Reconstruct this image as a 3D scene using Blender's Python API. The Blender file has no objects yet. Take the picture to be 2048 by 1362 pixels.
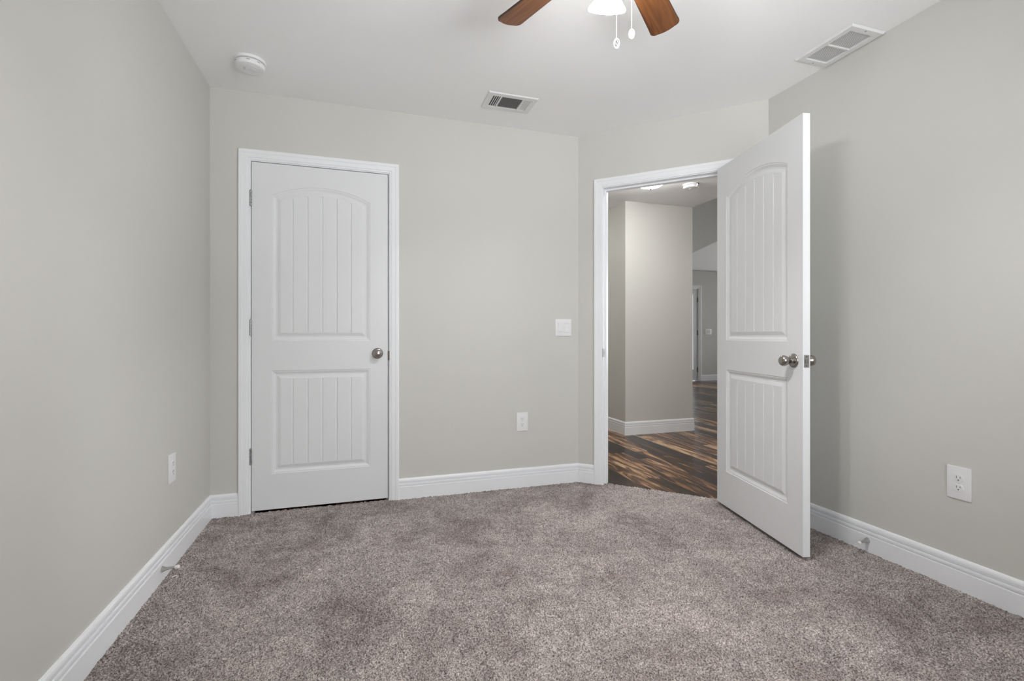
import bpy, bmesh, math
import numpy as np
from mathutils import Vector, Matrix

SC = bpy.context.scene
COL = SC.collection
PI = math.pi

# ------------------------------------------------------------------ room measures (metres)
XL, XR, YB, YR = -0.7962, 2.3335, 3.1309, -0.485      # left, right, back and rear wall faces
XC, YA = 1.4903, 2.2877                               # ends of the angled wall: (XC, YB) and (XR, YA)
H = 2.438
WT = 0.115                                            # wall thickness
ZW = -0.012                                           # hall wood floor level
CAM_Z = 1.0311

# ------------------------------------------------------------------ camera
cam_d = bpy.data.cameras.new('camera')
cam = bpy.data.objects.new('camera', cam_d)
COL.objects.link(cam)
cam_d.sensor_width = 36.0
cam_d.lens = 17.041
cam_d.shift_y = -0.00493
cam_d.clip_start = 0.02
cam.location = (0, 0, CAM_Z)
cam.rotation_euler = (PI / 2, 0, -math.radians(17.675))
SC.camera = cam

# ------------------------------------------------------------------ world, daylight through the windows, added fill, exposure
world = bpy.data.worlds.new('world')
SC.world = world
world.use_nodes = True
bg = world.node_tree.nodes['Background']
bg.inputs[0].default_value = (0.92, 0.96, 1.0, 1)
bg.inputs[1].default_value = 1.3

def area(name, loc, rot, sx, sy, power, col=(1, 1, 1)):
    d = bpy.data.lights.new(name, 'AREA')
    d.shape = 'RECTANGLE'
    d.size, d.size_y, d.energy, d.color = sx, sy, power, col
    o = bpy.data.objects.new(name, d)
    COL.objects.link(o)
    o.location, o.rotation_euler = loc, rot
    return o

area('daylight_bedroom_window', (1.05, YR - 0.16, 1.45), (PI / 2, 0, 0), 1.7, 1.4, 45, (0.945, 0.975, 1.0))
area('ceiling_fill_outside_window', (1.05, -1.75, 0.25), (math.radians(152), 0, 0), 3.4, 1.8, 205, (0.98, 0.99, 1.0))  # added lamp aimed up through the window to brighten the ceiling
area('daylight_great_room_window', (11.16, 5.8, 1.5), (PI / 2, 0, PI / 2), 2.8, 2.0, 165, (0.97, 0.99, 1.0))
area('vault_fill_light', (11.16, 8.85, 1.5), (PI / 2, 0, PI / 2), 0.7, 2.0, 75, (0.97, 0.99, 1.0))  # added lamp at an unseen window, brightens the vault slope past the gable

SC.view_settings.view_transform = 'Standard'
SC.view_settings.look = 'None'
SC.view_settings.exposure = 0.0
SC.view_settings.gamma = 1.0
SC.view_settings.use_curve_mapping = False
SC.cycles.max_bounces = 12
SC.cycles.diffuse_bounces = 8
SC.cycles.sample_clamp_indirect = 6.0

# ------------------------------------------------------------------ materials
def new_mat(name):
    m = bpy.data.materials.new(name)
    m.use_nodes = True
    nt = m.node_tree
    return m, nt, nt.nodes['Principled BSDF']

def N(nt, kind, **kw):
    n = nt.nodes.new(kind)
    for k, v in kw.items():
        setattr(n, k, v)
    return n

def plain(name, col, rough=0.5, metal=0.0, spec=0.5, bump=0.0, bscale=200.0, var=0.0, vscale=3.0):
    m, nt, b = new_mat(name)
    b.inputs['Base Color'].default_value = (*col, 1)
    b.inputs['Roughness'].default_value = rough
    b.inputs['Metallic'].default_value = metal
    b.inputs['Specular IOR Level'].default_value = spec
    tc = N(nt, 'ShaderNodeTexCoord')
    if bump:
        no = N(nt, 'ShaderNodeTexNoise')
        no.inputs['Scale'].default_value = bscale
        no.inputs['Detail'].default_value = 4
        nt.links.new(tc.outputs['Object'], no.inputs['Vector'])
        bp = N(nt, 'ShaderNodeBump')
        bp.inputs['Strength'].default_value = bump
        bp.inputs['Distance'].default_value = 0.002
        nt.links.new(no.outputs['Fac'], bp.inputs['Height'])
        nt.links.new(bp.outputs['Normal'], b.inputs['Normal'])
    if var:
        n2 = N(nt, 'ShaderNodeTexNoise')
        n2.inputs['Scale'].default_value = vscale
        n2.inputs['Detail'].default_value = 5
        nt.links.new(tc.outputs['Object'], n2.inputs['Vector'])
        mx = N(nt, 'ShaderNodeMix', data_type='RGBA')
        mx.inputs[6].default_value = (*[c * (1 - var) for c in col], 1)
        mx.inputs[7].default_value = (*[min(1, c * (1 + var)) for c in col], 1)
        nt.links.new(n2.outputs['Fac'], mx.inputs[0])
        nt.links.new(mx.outputs[2], b.inputs['Base Color'])
    return m

M = {}
M['wall'] = plain('greige_wall_paint', (0.605, 0.598, 0.564), 0.55, spec=0.3, bump=0.10, bscale=260, var=0.012, vscale=1.5)
M['ceiling'] = plain('white_ceiling_paint', (0.90, 0.90, 0.905), 0.9, spec=0.1, bump=0.22, bscale=150)
M['trim'] = plain('white_trim_paint', (0.845, 0.86, 0.885), 0.35, spec=0.45)
M['door'] = plain('white_door_paint', (0.755, 0.765, 0.78), 0.4, spec=0.45, bump=0.04, bscale=90)
M['plastic'] = plain('white_plastic', (0.80, 0.80, 0.81), 0.35, spec=0.5)
M['vent'] = plain('white_vent_enamel', (0.74, 0.74, 0.745), 0.45, spec=0.4)
M['nickel'] = plain('satin_nickel', (0.36, 0.335, 0.31), 0.25, metal=1.0, bump=0.03, bscale=400)
M['polished'] = plain('polished_nickel', (0.50, 0.49, 0.47), 0.10, metal=1.0)
M['steel'] = plain('grey_steel', (0.40, 0.40, 0.40), 0.35, metal=1.0, bump=0.03, bscale=300)
M['chrome'] = plain('chrome', (0.75, 0.75, 0.76), 0.12, metal=1.0)
M['darkmetal'] = plain('dark_bronze_metal', (0.10, 0.08, 0.07), 0.4, metal=0.8)
M['black'] = plain('painted_grille_shade', (0.015, 0.015, 0.016), 0.7)
M['slot'] = plain('grey_outlet_slot', (0.13, 0.13, 0.135), 0.7)
M['ductshade'] = plain('painted_duct_shade', (0.10, 0.10, 0.10), 0.8)
M['ductgrey'] = plain('grey_damper_sheet', (0.36, 0.36, 0.35), 0.6)
M['rubber'] = plain('white_rubber', (0.78, 0.77, 0.74), 0.6)
M['lint'] = plain('white_lint', (0.72, 0.70, 0.66), 0.9)
M['chain'] = plain('white_bead_chain', (0.80, 0.80, 0.78), 0.35, spec=0.5)
M['ivory'] = plain('ivory_enamel', (0.72, 0.68, 0.60), 0.4)

def carpet_mat():
    m, nt, b = new_mat('taupe_pile_carpet')
    tc = N(nt, 'ShaderNodeTexCoord')
    def noise(scale, detail, rough=0.5, dist=0.0):
        n = N(nt, 'ShaderNodeTexNoise')
        n.inputs['Scale'].default_value = scale
        n.inputs['Detail'].default_value = detail
        n.inputs['Roughness'].default_value = rough
        n.inputs['Distortion'].default_value = dist
        nt.links.new(tc.outputs['Object'], n.inputs['Vector'])
        return n
    fine = noise(195, 3, 0.6)
    patch = noise(3.0, 7, 0.70, 0.7)
    mid = noise(17, 3, 0.6)
    def ramp(src, stops):
        r = N(nt, 'ShaderNodeValToRGB')
        e = r.color_ramp.elements
        while len(e) < len(stops):
            e.new(0.5)
        for q, (p, c) in zip(e, stops):
            q.position, q.color = p, (*c, 1)
        nt.links.new(src.outputs['Fac'], r.inputs['Fac'])
        return r
    rf = ramp(fine, [(0.33, (0.078, 0.062, 0.057)), (0.47, (0.285, 0.245, 0.232)), (0.66, (0.62, 0.56, 0.54))])  # shade of the tuft gaps and tip highlights put into the colour
    rp = ramp(patch, [(0.34, (0.67, 0.63, 0.62)), (0.50, (0.97, 0.965, 0.955)), (0.66, (1.24, 1.23, 1.22))])
    rm = ramp(mid, [(0.34, (0.84, 0.83, 0.83)), (0.52, (1, 1, 1)), (0.70, (1.12, 1.12, 1.12))])
    m1 = N(nt, 'ShaderNodeMix', data_type='RGBA', blend_type='MULTIPLY')
    m2 = N(nt, 'ShaderNodeMix', data_type='RGBA', blend_type='MULTIPLY')
    m1.inputs[0].default_value = m2.inputs[0].default_value = 1.0
    nt.links.new(rf.outputs[0], m1.inputs[6]); nt.links.new(rp.outputs[0], m1.inputs[7])
    nt.links.new(m1.outputs[2], m2.inputs[6]); nt.links.new(rm.outputs[0], m2.inputs[7])
    nt.links.new(m2.outputs[2], b.inputs['Base Color'])
    b.inputs['Roughness'].default_value = 0.95
    b.inputs['Specular IOR Level'].default_value = 0.08
    b.inputs['Sheen Weight'].default_value = 0.15
    bp = N(nt, 'ShaderNodeBump')
    bp.inputs['Strength'].default_value = 0.6
    bp.inputs['Distance'].default_value = 0.004
    nt.links.new(fine.outputs['Fac'], bp.inputs['Height'])
    nt.links.new(bp.outputs['Normal'], b.inputs['Normal'])
    return m
M['carpet'] = carpet_mat()

def hall_wood_mat():
    m, nt, b = new_mat('dark_acacia_planks')
    tc = N(nt, 'ShaderNodeTexCoord')
    sep = N(nt, 'ShaderNodeSeparateXYZ')
    nt.links.new(tc.outputs['Object'], sep.inputs[0])
    def math_(op, a, bb=None):
        n = N(nt, 'ShaderNodeMath', operation=op)
        for i, v in enumerate((a, bb)):
            if v is None: continue
            if isinstance(v, (int, float)): n.inputs[i].default_value = v
            else: nt.links.new(v, n.inputs[i])
        return n.outputs[0]
    px = math_('DIVIDE', sep.outputs[0], 0.125)
    row = math_('FLOOR', px)
    wn = N(nt, 'ShaderNodeTexWhiteNoise', noise_dimensions='1D')
    nt.links.new(row, wn.inputs['W'])
    yy = math_('ADD', sep.outputs[1], math_('MULTIPLY', wn.outputs['Value'], 1.2))
    py = math_('DIVIDE', yy, 1.2)
    seg = math_('FLOOR', py)
    wn2 = N(nt, 'ShaderNodeTexWhiteNoise', noise_dimensions='2D')
    cmb = N(nt, 'ShaderNodeCombineXYZ')
    nt.links.new(row, cmb.inputs[0]); nt.links.new(seg, cmb.inputs[1])
    nt.links.new(cmb.outputs[0], wn2.inputs['Vector'])
    # streaks along Y, each plank with its own offset
    c2 = N(nt, 'ShaderNodeCombineXYZ')
    nt.links.new(math_('MULTIPLY', sep.outputs[0], 13.0), c2.inputs[0])
    nt.links.new(math_('MULTIPLY', sep.outputs[1], 1.5), c2.inputs[1])
    nt.links.new(math_('MULTIPLY', wn2.outputs['Value'], 37.0), c2.inputs[2])
    st = N(nt, 'ShaderNodeTexNoise')
    st.inputs['Scale'].default_value = 1.0
    st.inputs['Detail'].default_value = 6
    st.inputs['Roughness'].default_value = 0.6
    st.inputs['Distortion'].default_value = 1.7
    nt.links.new(c2.outputs[0], st.inputs['Vector'])
    c3 = N(nt, 'ShaderNodeCombineXYZ')
    nt.links.new(math_('MULTIPLY', sep.outputs[0], 130.0), c3.inputs[0])
    nt.links.new(math_('MULTIPLY', sep.outputs[1], 7.0), c3.inputs[1])
    fi = N(nt, 'ShaderNodeTexNoise')
    fi.inputs['Scale'].default_value = 1.0
    fi.inputs['Detail'].default_value = 3
    nt.links.new(c3.outputs[0], fi.inputs['Vector'])
    tot = math_('ADD', math_('ADD', math_('MULTIPLY', st.outputs['Fac'], 0.78), math_('MULTIPLY', fi.outputs['Fac'], 0.20)),
                math_('MULTIPLY', math_('SUBTRACT', wn2.outputs['Value'], 0.5), 0.22))
    r = N(nt, 'ShaderNodeValToRGB')
    e = r.color_ramp.elements
    st_ = [(0.36, (0.004, 0.002, 0.0012)), (0.46, (0.026, 0.011, 0.005)), (0.525, (0.105, 0.046, 0.020)), (0.585, (0.27, 0.145, 0.072)), (0.68, (0.52, 0.35, 0.21))]
    while len(e) < len(st_): e.new(0.5)
    for q, (p, c) in zip(e, st_): q.position, q.color = p, (*c, 1)
    nt.links.new(tot, r.inputs['Fac'])
    fx = math_('FRACT', px)
    edge = math_('MINIMUM', fx, math_('SUBTRACT', 1.0, fx))
    gx = N(nt, 'ShaderNodeMapRange')
    gx.inputs['From Max'].default_value = 0.02
    gx.inputs['To Min'].default_value = 0.25
    nt.links.new(edge, gx.inputs['Value'])
    mm = N(nt, 'ShaderNodeMix', data_type='RGBA', blend_type='MULTIPLY')
    mm.inputs[0].default_value = 1.0
    nt.links.new(r.outputs[0], mm.inputs[6]); nt.links.new(gx.outputs[0], mm.inputs[7])
    nt.links.new(mm.outputs[2], b.inputs['Base Color'])
    b.inputs['Roughness'].default_value = 0.27
    b.inputs['Specular IOR Level'].default_value = 0.38
    bp = N(nt, 'ShaderNodeBump')
    bp.inputs['Strength'].default_value = 0.25
    bp.inputs['Distance'].default_value = 0.003
    nt.links.new(st.outputs['Fac'], bp.inputs['Height'])
    nt.links.new(bp.outputs['Normal'], b.inputs['Normal'])
    return m
M['hallwood'] = hall_wood_mat()

def blade_mat():
    m, nt, b = new_mat('walnut_blade_veneer')
    tc = N(nt, 'ShaderNodeTexCoord')
    mp = N(nt, 'ShaderNodeMapping')
    mp.inputs['Scale'].default_value = (5.0, 70.0, 30.0)
    nt.links.new(tc.outputs['Object'], mp.inputs['Vector'])
    no = N(nt, 'ShaderNodeTexNoise')
    no.inputs['Scale'].default_value = 1.0
    no.inputs['Detail'].default_value = 6
    no.inputs['Distortion'].default_value = 0.7
    nt.links.new(mp.outputs[0], no.inputs['Vector'])
    r = N(nt, 'ShaderNodeValToRGB')
    e = r.color_ramp.elements
    e[0].position, e[0].color = 0.30, (0.085, 0.025, 0.008, 1)
    e[1].position, e[1].color = 0.70, (0.215, 0.082, 0.024, 1)
    nt.links.new(no.outputs['Fac'], r.inputs['Fac'])
    nt.links.new(r.outputs[0], b.inputs['Base Color'])
    b.inputs['Roughness'].default_value = 0.38
    return m
M['blade'] = blade_mat()
M['bladeedge'] = plain('dark_blade_edge', (0.035, 0.018, 0.012), 0.5)

def glow_mat(name, col, strength):
    m, nt, b = new_mat(name)
    b.inputs['Base Color'].default_value = (0.85, 0.84, 0.82, 1)
    b.inputs['Roughness'].default_value = 0.3
    b.inputs['Emission Color'].default_value = (*col, 1)
    b.inputs['Emission Strength'].default_value = strength
    return m
M['shade'] = glow_mat('lit_frosted_glass', (1.0, 0.992, 0.98), 48.0)
M['bulb'] = glow_mat('lit_light_bulb', (1.0, 0.992, 0.98), 2100.0)
M['dome'] = glow_mat('lit_dome_glass', (1.0, 0.99, 0.975), 58.0)
M['dome_hall_fill'] = glow_mat('hall_fill_dome_glass', (1.0, 0.99, 0.975), 105.0)  # glow of the added hall light, stronger than the visible dome
M['dome_corridor_fill'] = glow_mat('corridor_fill_dome_glass', (1.0, 0.99, 0.975), 50.0)  # glow of the added corridor light

def glass_mat():
    m, nt, b = new_mat('clear_window_glass')
    out = nt.nodes['Material Output']
    tr = N(nt, 'ShaderNodeBsdfTransparent')
    gl = N(nt, 'ShaderNodeBsdfGlossy')
    gl.inputs['Roughness'].default_value = 0.02
    fr = N(nt, 'ShaderNodeFresnel')
    mx = N(nt, 'ShaderNodeMixShader')
    nt.links.new(fr.outputs[0], mx.inputs[0]); nt.links.new(tr.outputs[0], mx.inputs[1]); nt.links.new(gl.outputs[0], mx.inputs[2])
    nt.links.new(mx.outputs[0], out.inputs['Surface'])
    return m
M['glass'] = glass_mat()
M['doorlite'] = plain('frosted_door_lite', (0.80, 0.82, 0.84), 0.25)

# ------------------------------------------------------------------ builders
def link(name, bm, mats, parent=None, smooth=False, recalc=True):
    if recalc:
        bmesh.ops.recalc_face_normals(bm, faces=bm.faces)
    me = bpy.data.meshes.new(name)
    bm.to_mesh(me); bm.free()
    for m in (mats if isinstance(mats, (list, tuple)) else [mats]):
        me.materials.append(m)
    if smooth:
        me.shade_smooth()
        try: me.set_sharp_from_angle(angle=math.radians(38))
        except Exception: pass
    o = bpy.data.objects.new(name, me)
    COL.objects.link(o)
    if parent is not None: o.parent = parent
    return o

def tag(o, label, cat, group=None, kind=None):
    o['label'] = label; o['category'] = cat
    if group: o['group'] = group
    if kind: o['kind'] = kind
    return o

def root(name, loc, rz, label, cat, group=None, kind=None):
    o = bpy.data.objects.new(name, None)
    COL.objects.link(o)
    o.empty_display_size = 0.05
    o.location = loc; o.rotation_euler = (0, 0, rz)
    return tag(o, label, cat, group, kind)

def box(bm, x0, y0, z0, x1, y1, z1, mat=0, bevel=0.0):
    v = [bm.verts.new((x, y, z)) for z in (z0, z1) for y in (y0, y1) for x in (x0, x1)]
    fs = [bm.faces.new([v[i] for i in q]) for q in ((0, 2, 3, 1), (4, 5, 7, 6), (0, 1, 5, 4), (2, 6, 7, 3), (0, 4, 6, 2), (1, 3, 7, 5))]
    for f in fs: f.material_index = mat
    if bevel:
        es = list({e for f in fs for e in f.edges})
        bmesh.ops.bevel(bm, geom=es, offset=bevel, segments=2, profile=0.7, affect='EDGES', clamp_overlap=True)
    return v

def prism(bm, pts, z0, z1, mat=0):
    a = [bm.verts.new((x, y, z0)) for x, y in pts]; b = [bm.verts.new((x, y, z1)) for x, y in pts]
    fs = [bm.faces.new(a[::-1]), bm.faces.new(b)]
    n = len(pts)
    for i in range(n): fs.append(bm.faces.new((a[i], a[(i + 1) % n], b[(i + 1) % n], b[i])))
    for f in fs: f.material_index = mat

def lathe(bm, prof, mtx=None, seg=32, mat=0, arc=2 * PI):
    mtx = mtx or Matrix.Identity(4)
    rings = []
    for r, z in prof:
        if r < 1e-6: rings.append([bm.verts.new(mtx @ Vector((0, 0, z)))])
        else: rings.append([bm.verts.new(mtx @ Vector((r * math.cos(2 * PI * k / seg), r * math.sin(2 * PI * k / seg), z))) for k in range(seg)])
    for A, B in zip(rings, rings[1:]):
        for k in range(seg):
            j = (k + 1) % seg
            q = [A[k % len(A)], A[j % len(A)], B[j % len(B)], B[k % len(B)]]
            q2 = []
            for v in q:
                if v not in q2: q2.append(v)
            if len(q2) > 2:
                bm.faces.new(q2).material_index = mat

def sphere(bm, c, r, seg=12, rings=8, mat=0, scale=(1, 1, 1)):
    mtx = Matrix.Translation(c) @ Matrix.Diagonal((*scale, 1))
    lathe(bm, [(r * math.sin(PI * i / rings) if 0 < i < rings else 0, -r * math.cos(PI * i / rings)) for i in range(rings + 1)], mtx, seg, mat)

def tube(bm, path, r, seg=10, mat=0):
    rings = []
    for i, p in enumerate(path):
        p = Vector(p)
        t = (Vector(path[min(i + 1, len(path) - 1)]) - Vector(path[max(i - 1, 0)])).normalized()
        a = t.cross(Vector((0, 0, 1)))
        if a.length < 1e-3: a = t.cross(Vector((1, 0, 0)))
        a.normalize(); b = t.cross(a)
        rr = r[i] if isinstance(r, (list, tuple)) else r
        rings.append([bm.verts.new(p + a * rr * math.cos(2 * PI * k / seg) + b * rr * math.sin(2 * PI * k / seg)) for k in range(seg)])
    for A, B in zip(rings, rings[1:]):
        for k in range(seg):
            bm.faces.new((A[k], A[(k + 1) % seg], B[(k + 1) % seg], B[k])).material_index = mat
    bm.faces.new(rings[0][::-1]).material_index = mat; bm.faces.new(rings[-1]).material_index = mat

S2 = math.sqrt(0.5)
def ang(s, o=0.0, z=0.0):
    """point on the angled wall: s along it from the back wall, o out into the room"""
    return Vector((XC + S2 * s - S2 * o, YB - S2 * s - S2 * o, z))

FY = Matrix(((1, 0, 0, 0), (0, 0, 1, 0), (0, -1, 0, 0), (0, 0, 0, 1)))   # lathe axis z -> wall-local -y ... (x, z, -y)
TO_FRONT = Matrix(((1, 0, 0, 0), (0, 0, -1, 0), (0, 1, 0, 0), (0, 0, 0, 1)))  # +z -> -y (out of the wall)

# ------------------------------------------------------------------ setting: walls
def wall(name, label, builder):
    bm = bmesh.new(); builder(bm)
    return tag(link(name, bm, M['wall']), label, 'wall', kind='structure')

wall('wall_left', 'long pale greige bedroom wall on the left', lambda bm: box(bm, XL - WT, YR - WT, ZW, XL, YB + WT, H))
CX0, CX1, CZ1 = -0.5885, 0.1855, 2.042       # closet rough opening = jamb faces
JT = 0.018
def wb(bm):
    box(bm, XL, YB, ZW, CX0 - JT, YB + WT, H)
    prism(bm, [(CX1 + JT, YB), (XC, YB), (XC + WT * math.tan(PI / 8), YB + WT), (CX1 + JT, YB + WT)], ZW, H)
    box(bm, CX0 - JT, YB, CZ1 + JT, CX1 + JT, YB + WT, H)
wall('wall_back', 'pale greige back wall around the closed closet door', wb)
AS0, AS1, AZ1 = 0.182, 0.952, 2.050          # bedroom door opening along the angled wall
LA = (XR - XC) / S2
def aprism(bm, s0, s1, z0, z1, e0=0.0, e1=0.0):
    p = [ang(s0), ang(s1), ang(s1 + e1, -WT), ang(s0 - e0, -WT)]
    prism(bm, [(v.x, v.y) for v in p], z0, z1)
def wa(bm):
    m = WT * math.tan(PI / 8)
    aprism(bm, 0, AS0 - JT, ZW, H, m, 0)
    aprism(bm, AS1 + JT, LA, ZW, H, 0, m)
    aprism(bm, AS0 - JT, AS1 + JT, AZ1 + JT, H)
wall('wall_angled', 'short angled greige wall holding the open doorway', wa)
def wr(bm):
    m = WT * math.tan(PI / 8)
    prism(bm, [(XR, YA), (XR, YR - WT), (XR + WT, YR - WT), (XR + WT, YA + m)], ZW, H)
wall('wall_right', 'pale greige bedroom wall on the right behind the open door', wr)
WX0, WX1, WZ0, WZ1 = 0.20, 1.90, 0.75, 2.15
def wre(bm):
    box(bm, XL, YR - WT, ZW, WX0, YR, H); box(bm, WX1, YR - WT, ZW, XR, YR, H)
    box(bm, WX0, YR - WT, ZW, WX1, YR, WZ0); box(bm, WX0, YR - WT, WZ1, WX1, YR, H)
wall('wall_rear', 'greige wall with the bedroom window behind the viewpoint', wre)
# closet and hall
wall('wall_closet', 'greige closet wall behind the closed door', lambda bm: (box(bm, XL - WT, 3.86, ZW, 1.60, 3.95, H), box(bm, 1.40, YB + WT + 0.002, ZW, 1.49, 3.86, H), box(bm, XL - WT, YB + WT, ZW, XL, 3.86, H)))
PX0, PX1, PY0 = 2.668, 3.505, 4.470          # hall pillar
wall('wall_pillar', 'greige wall pillar standing in the hall beyond the doorway', lambda bm: box(bm, PX0, PY0, ZW, PX1, 9.30, H + 0.06))
wall('wall_corridor', 'greige end wall of the corridor left of the pillar', lambda bm: (box(bm, 1.60, 3.86, ZW, 1.69, 6.6, H), box(bm, 1.60, 6.6, ZW, PX0, 6.7, H)))
FY9 = 9.30
def wf(bm):
    FDX0, FDX1, FDZ = 6.50, 7.447, 2.10
    box(bm, PX1, FY9, ZW, FDX0, FY9 + WT, 2.51); box(bm, FDX1, FY9, ZW, 11.0, FY9 + WT, 2.51); box(bm, FDX0, FY9, FDZ, FDX1, FY9 + WT, 2.51)
wall('wall_far', 'distant greige wall with the front door across the great room', wf)
wall('wall_header', 'sloped upper gable wall high in the great room', lambda bm: [bm.faces.new([bm.verts.new((x, y, z)) for x, z in ((3.51, 2.44), (5.89, 2.44), (11.0, 4.715), (11.0, 5.0), (3.51, 5.0))]) for y in (8.30,)] and None)
wall('wall_east', 'greige great room wall with the wide window', lambda bm: (box(bm, 11.0, YR - WT, ZW, 11.1, 4.4, 5.0), box(bm, 11.0, 7.2, ZW, 11.1, 8.45, 5.0), box(bm, 11.0, 9.25, ZW, 11.1, FY9 + WT, 5.0), box(bm, 11.0, 8.45, ZW, 11.1, 9.25, 0.45), box(bm, 11.0, 8.45, 2.55, 11.1, 9.25, 5.0), box(bm, 11.0, 4.4, ZW, 11.1, 7.2, 0.45), box(bm, 11.0, 4.4, 2.55, 11.1, 7.2, 5.0)))
wall('wall_south', 'greige great room wall nearest the bedroom side', lambda bm: (box(bm, XR + WT, YR - 2 * WT, ZW, 11.1, YR - WT, 5.0), box(bm, XR + WT, YR - WT, H + 0.12, XR + 2 * WT, 2.2, 5.0)))

# ------------------------------------------------------------------ ceilings
bm = bmesh.new()
prism(bm, [(XL - WT, YR - WT), (XR + WT, YR - WT), (XR + WT, 2.2), (PX1, 2.2), (PX1, 6.7), (XL - WT, 6.7)], H, H + 0.10)
tag(link('ceiling', bm, M['ceiling']), 'flat white ceiling over the bedroom and hall', 'ceiling', kind='structure')
bm = bmesh.new()
prism(bm, [(XR + WT, YR - WT), (11.1, YR - WT), (11.1, 8.4), (XR + WT, 8.4)], 5.0, 5.1)
v = [bm.verts.new(p) for p in ((PX1, 9.415, 2.46), (11.1, 9.415, 2.46), (11.1, 6.24, 5.0), (7.93, 8.30, 3.352), (PX1, 8.30, 3.352))]
bm.faces.new(v)
box(bm, XR + WT, 2.10, H + 0.10, PX1, 2.2, 5.0); box(bm, PX1 - 0.1, 2.2, H + 0.10, PX1, 9.3, 5.0)
tag(link('ceiling_great_room', bm, M['ceiling']), 'vaulted white great room ceiling sloping down to the far wall', 'ceiling', kind='structure')

# ------------------------------------------------------------------ floors
def carpet():
    step = 0.0045
    xs = np.arange(XL - 0.002, XR + 0.002, step); ys = np.arange(YR - 0.002, YB + 0.012, step)
    nx, ny = len(xs), len(ys)
    X, Y = np.meshgrid(xs, ys)
    rng = np.random.default_rng(5)
    def smooth_field(cells, amp):
        g = rng.normal(size=(cells + 3, cells + 3))
        u = np.linspace(0, cells, nx); w = np.linspace(0, cells, ny)
        iu = u.astype(int); iw = w.astype(int); fu = u - iu; fw = w - iw
        fu = fu * fu * (3 - 2 * fu); fw = (fw * fw * (3 - 2 * fw))[:, None]
        a = g[np.ix_(iw, iu)] * (1 - fu) + g[np.ix_(iw, iu + 1)] * fu
        b = g[np.ix_(iw + 1, iu)] * (1 - fu) + g[np.ix_(iw + 1, iu + 1)] * fu
        return amp * (a * (1 - fw) + b * fw)
    big = smooth_field(9, 0.0006) + smooth_field(40, 0.0006)
    Z = rng.uniform(-0.0075, 0.0015, X.shape) + smooth_field(300, 0.0016) + big
    lx, ly = smooth_field(7, 0.0012) + smooth_field(22, 0.0010), smooth_field(7, 0.0012) + smooth_field(22, 0.0010)
    X2 = X + rng.uniform(-0.0020, 0.0020, X.shape) + lx * (Z / 0.004)
    Y2 = Y + rng.uniform(-0.0020, 0.0020, X.shape) + ly * (Z / 0.004)
    co = np.stack([X2, Y2, Z], -1).reshape(-1, 3).astype(np.float32)
    idx = np.arange(nx * ny).reshape(ny, nx)
    q = np.stack([idx[:-1, :-1], idx[:-1, 1:], idx[1:, 1:], idx[1:, :-1]], -1).reshape(-1, 4)
    cx = (X[:-1, :-1] + step / 2).ravel(); cy = (Y[:-1, :-1] + step / 2).ravel()
    # runs to the middle of the door jambs, 5 cm into the angled wall; stays under the closet door too
    lim = XC + YB + np.where((cx - cy > XC - YB + 2 * S2 * AS0) & (cx - cy < XC - YB + 2 * S2 * AS1), 0.072, 0.004)
    keep = (cx + cy < lim) & ((cy < YB + 0.002) | ((cx > CX0) & (cx < CX1)))
    q = q[keep]
    used = np.zeros(nx * ny, bool); used[q.ravel()] = True
    remap = np.cumsum(used) - 1
    co = co[used]; q = remap[q]
    me = bpy.data.meshes.new('floor')
    me.vertices.add(len(co)); me.vertices.foreach_set('co', co.ravel())
    me.loops.add(q.size); me.loops.foreach_set('vertex_index', q.ravel().astype(np.int32))
    me.polygons.add(len(q)); me.polygons.foreach_set('loop_start', np.arange(0, q.size, 4, dtype=np.int32))
    me.polygons.foreach_set('use_smooth', np.ones(len(q), bool))
    me.update(calc_edges=True)
    me.materials.append(M['carpet'])
    o = bpy.data.objects.new('floor', me)
    COL.objects.link(o)
    tag(o, 'mottled taupe pile carpet covering the bedroom floor', 'carpet', kind='structure')
carpet()
bm = bmesh.new()
box(bm, XL - WT, YR - 2 * WT, ZW - 0.05, 11.1, FY9 + WT, ZW)
tag(link('floor_hall', bm, M['hallwood']), 'dark streaked wood plank floor of the hall beyond the doorway', 'wood floor', kind='structure')

# ------------------------------------------------------------------ baseboards
BASE = [(0.014, 0), (0.014, 0.0795), (0.0128, 0.0808), (0.0080, 0.0815), (0.0080, 0.0852), (0.0122, 0.0862), (0.0128, 0.093), (0.0122, 0.0990), (0.0065, 0.0998), (0.0065, 0.1040),
        (0.0104, 0.1050), (0.0108, 0.116), (0.0095, 0.1235), (0.0060, 0.1300), (0.0, 0.1315)]
def base_run(bm, p0, p1, t0=0.0, t1=0.0, z=ZW, scale=1.0):
    """wall line p0->p1 with the room on its right-hand side; t0/t1: mitre tangents (+ shortens)"""
    p0, p1 = Vector(p0), Vector(p1)
    d = (p1 - p0).normalized(); n = Vector((d.y, -d.x))
    rings = []
    for end, t, sg in ((p0, t0, 1), (p1, t1, -1)):
        r = []
        for p, h in [(0, 0)] + BASE:
            q = end + n * p + d * (sg * t * p)
            r.append(bm.verts.new((q.x, q.y, z + (h * scale if h else 0))))
        rings.append(r)
    A, B = rings
    for k in range(len(A)):
        j = (k + 1) % len(A)
        bm.faces.new((A[k], A[j], B[j], B[k]))
    bm.faces.new(A[::-1]); bm.faces.new(B)
def baseboard(name, label, runs):
    bm = bmesh.new()
    for r in runs: base_run(bm, *r)
    return tag(link(name, bm, M['trim']), label, 'baseboard', kind='structure')
T8 = math.tan(PI / 8)
CW = 0.058                                   # casing width
CI = 0.005                                   # casing reveal
ZB = -0.004
cxo0, cxo1 = CX0 - CI - CW, CX1 + CI + CW
aso0, aso1 = AS0 - CI - CW, AS1 + CI + CW
a2 = lambda s: (ang(s).x, ang(s).y)
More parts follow.
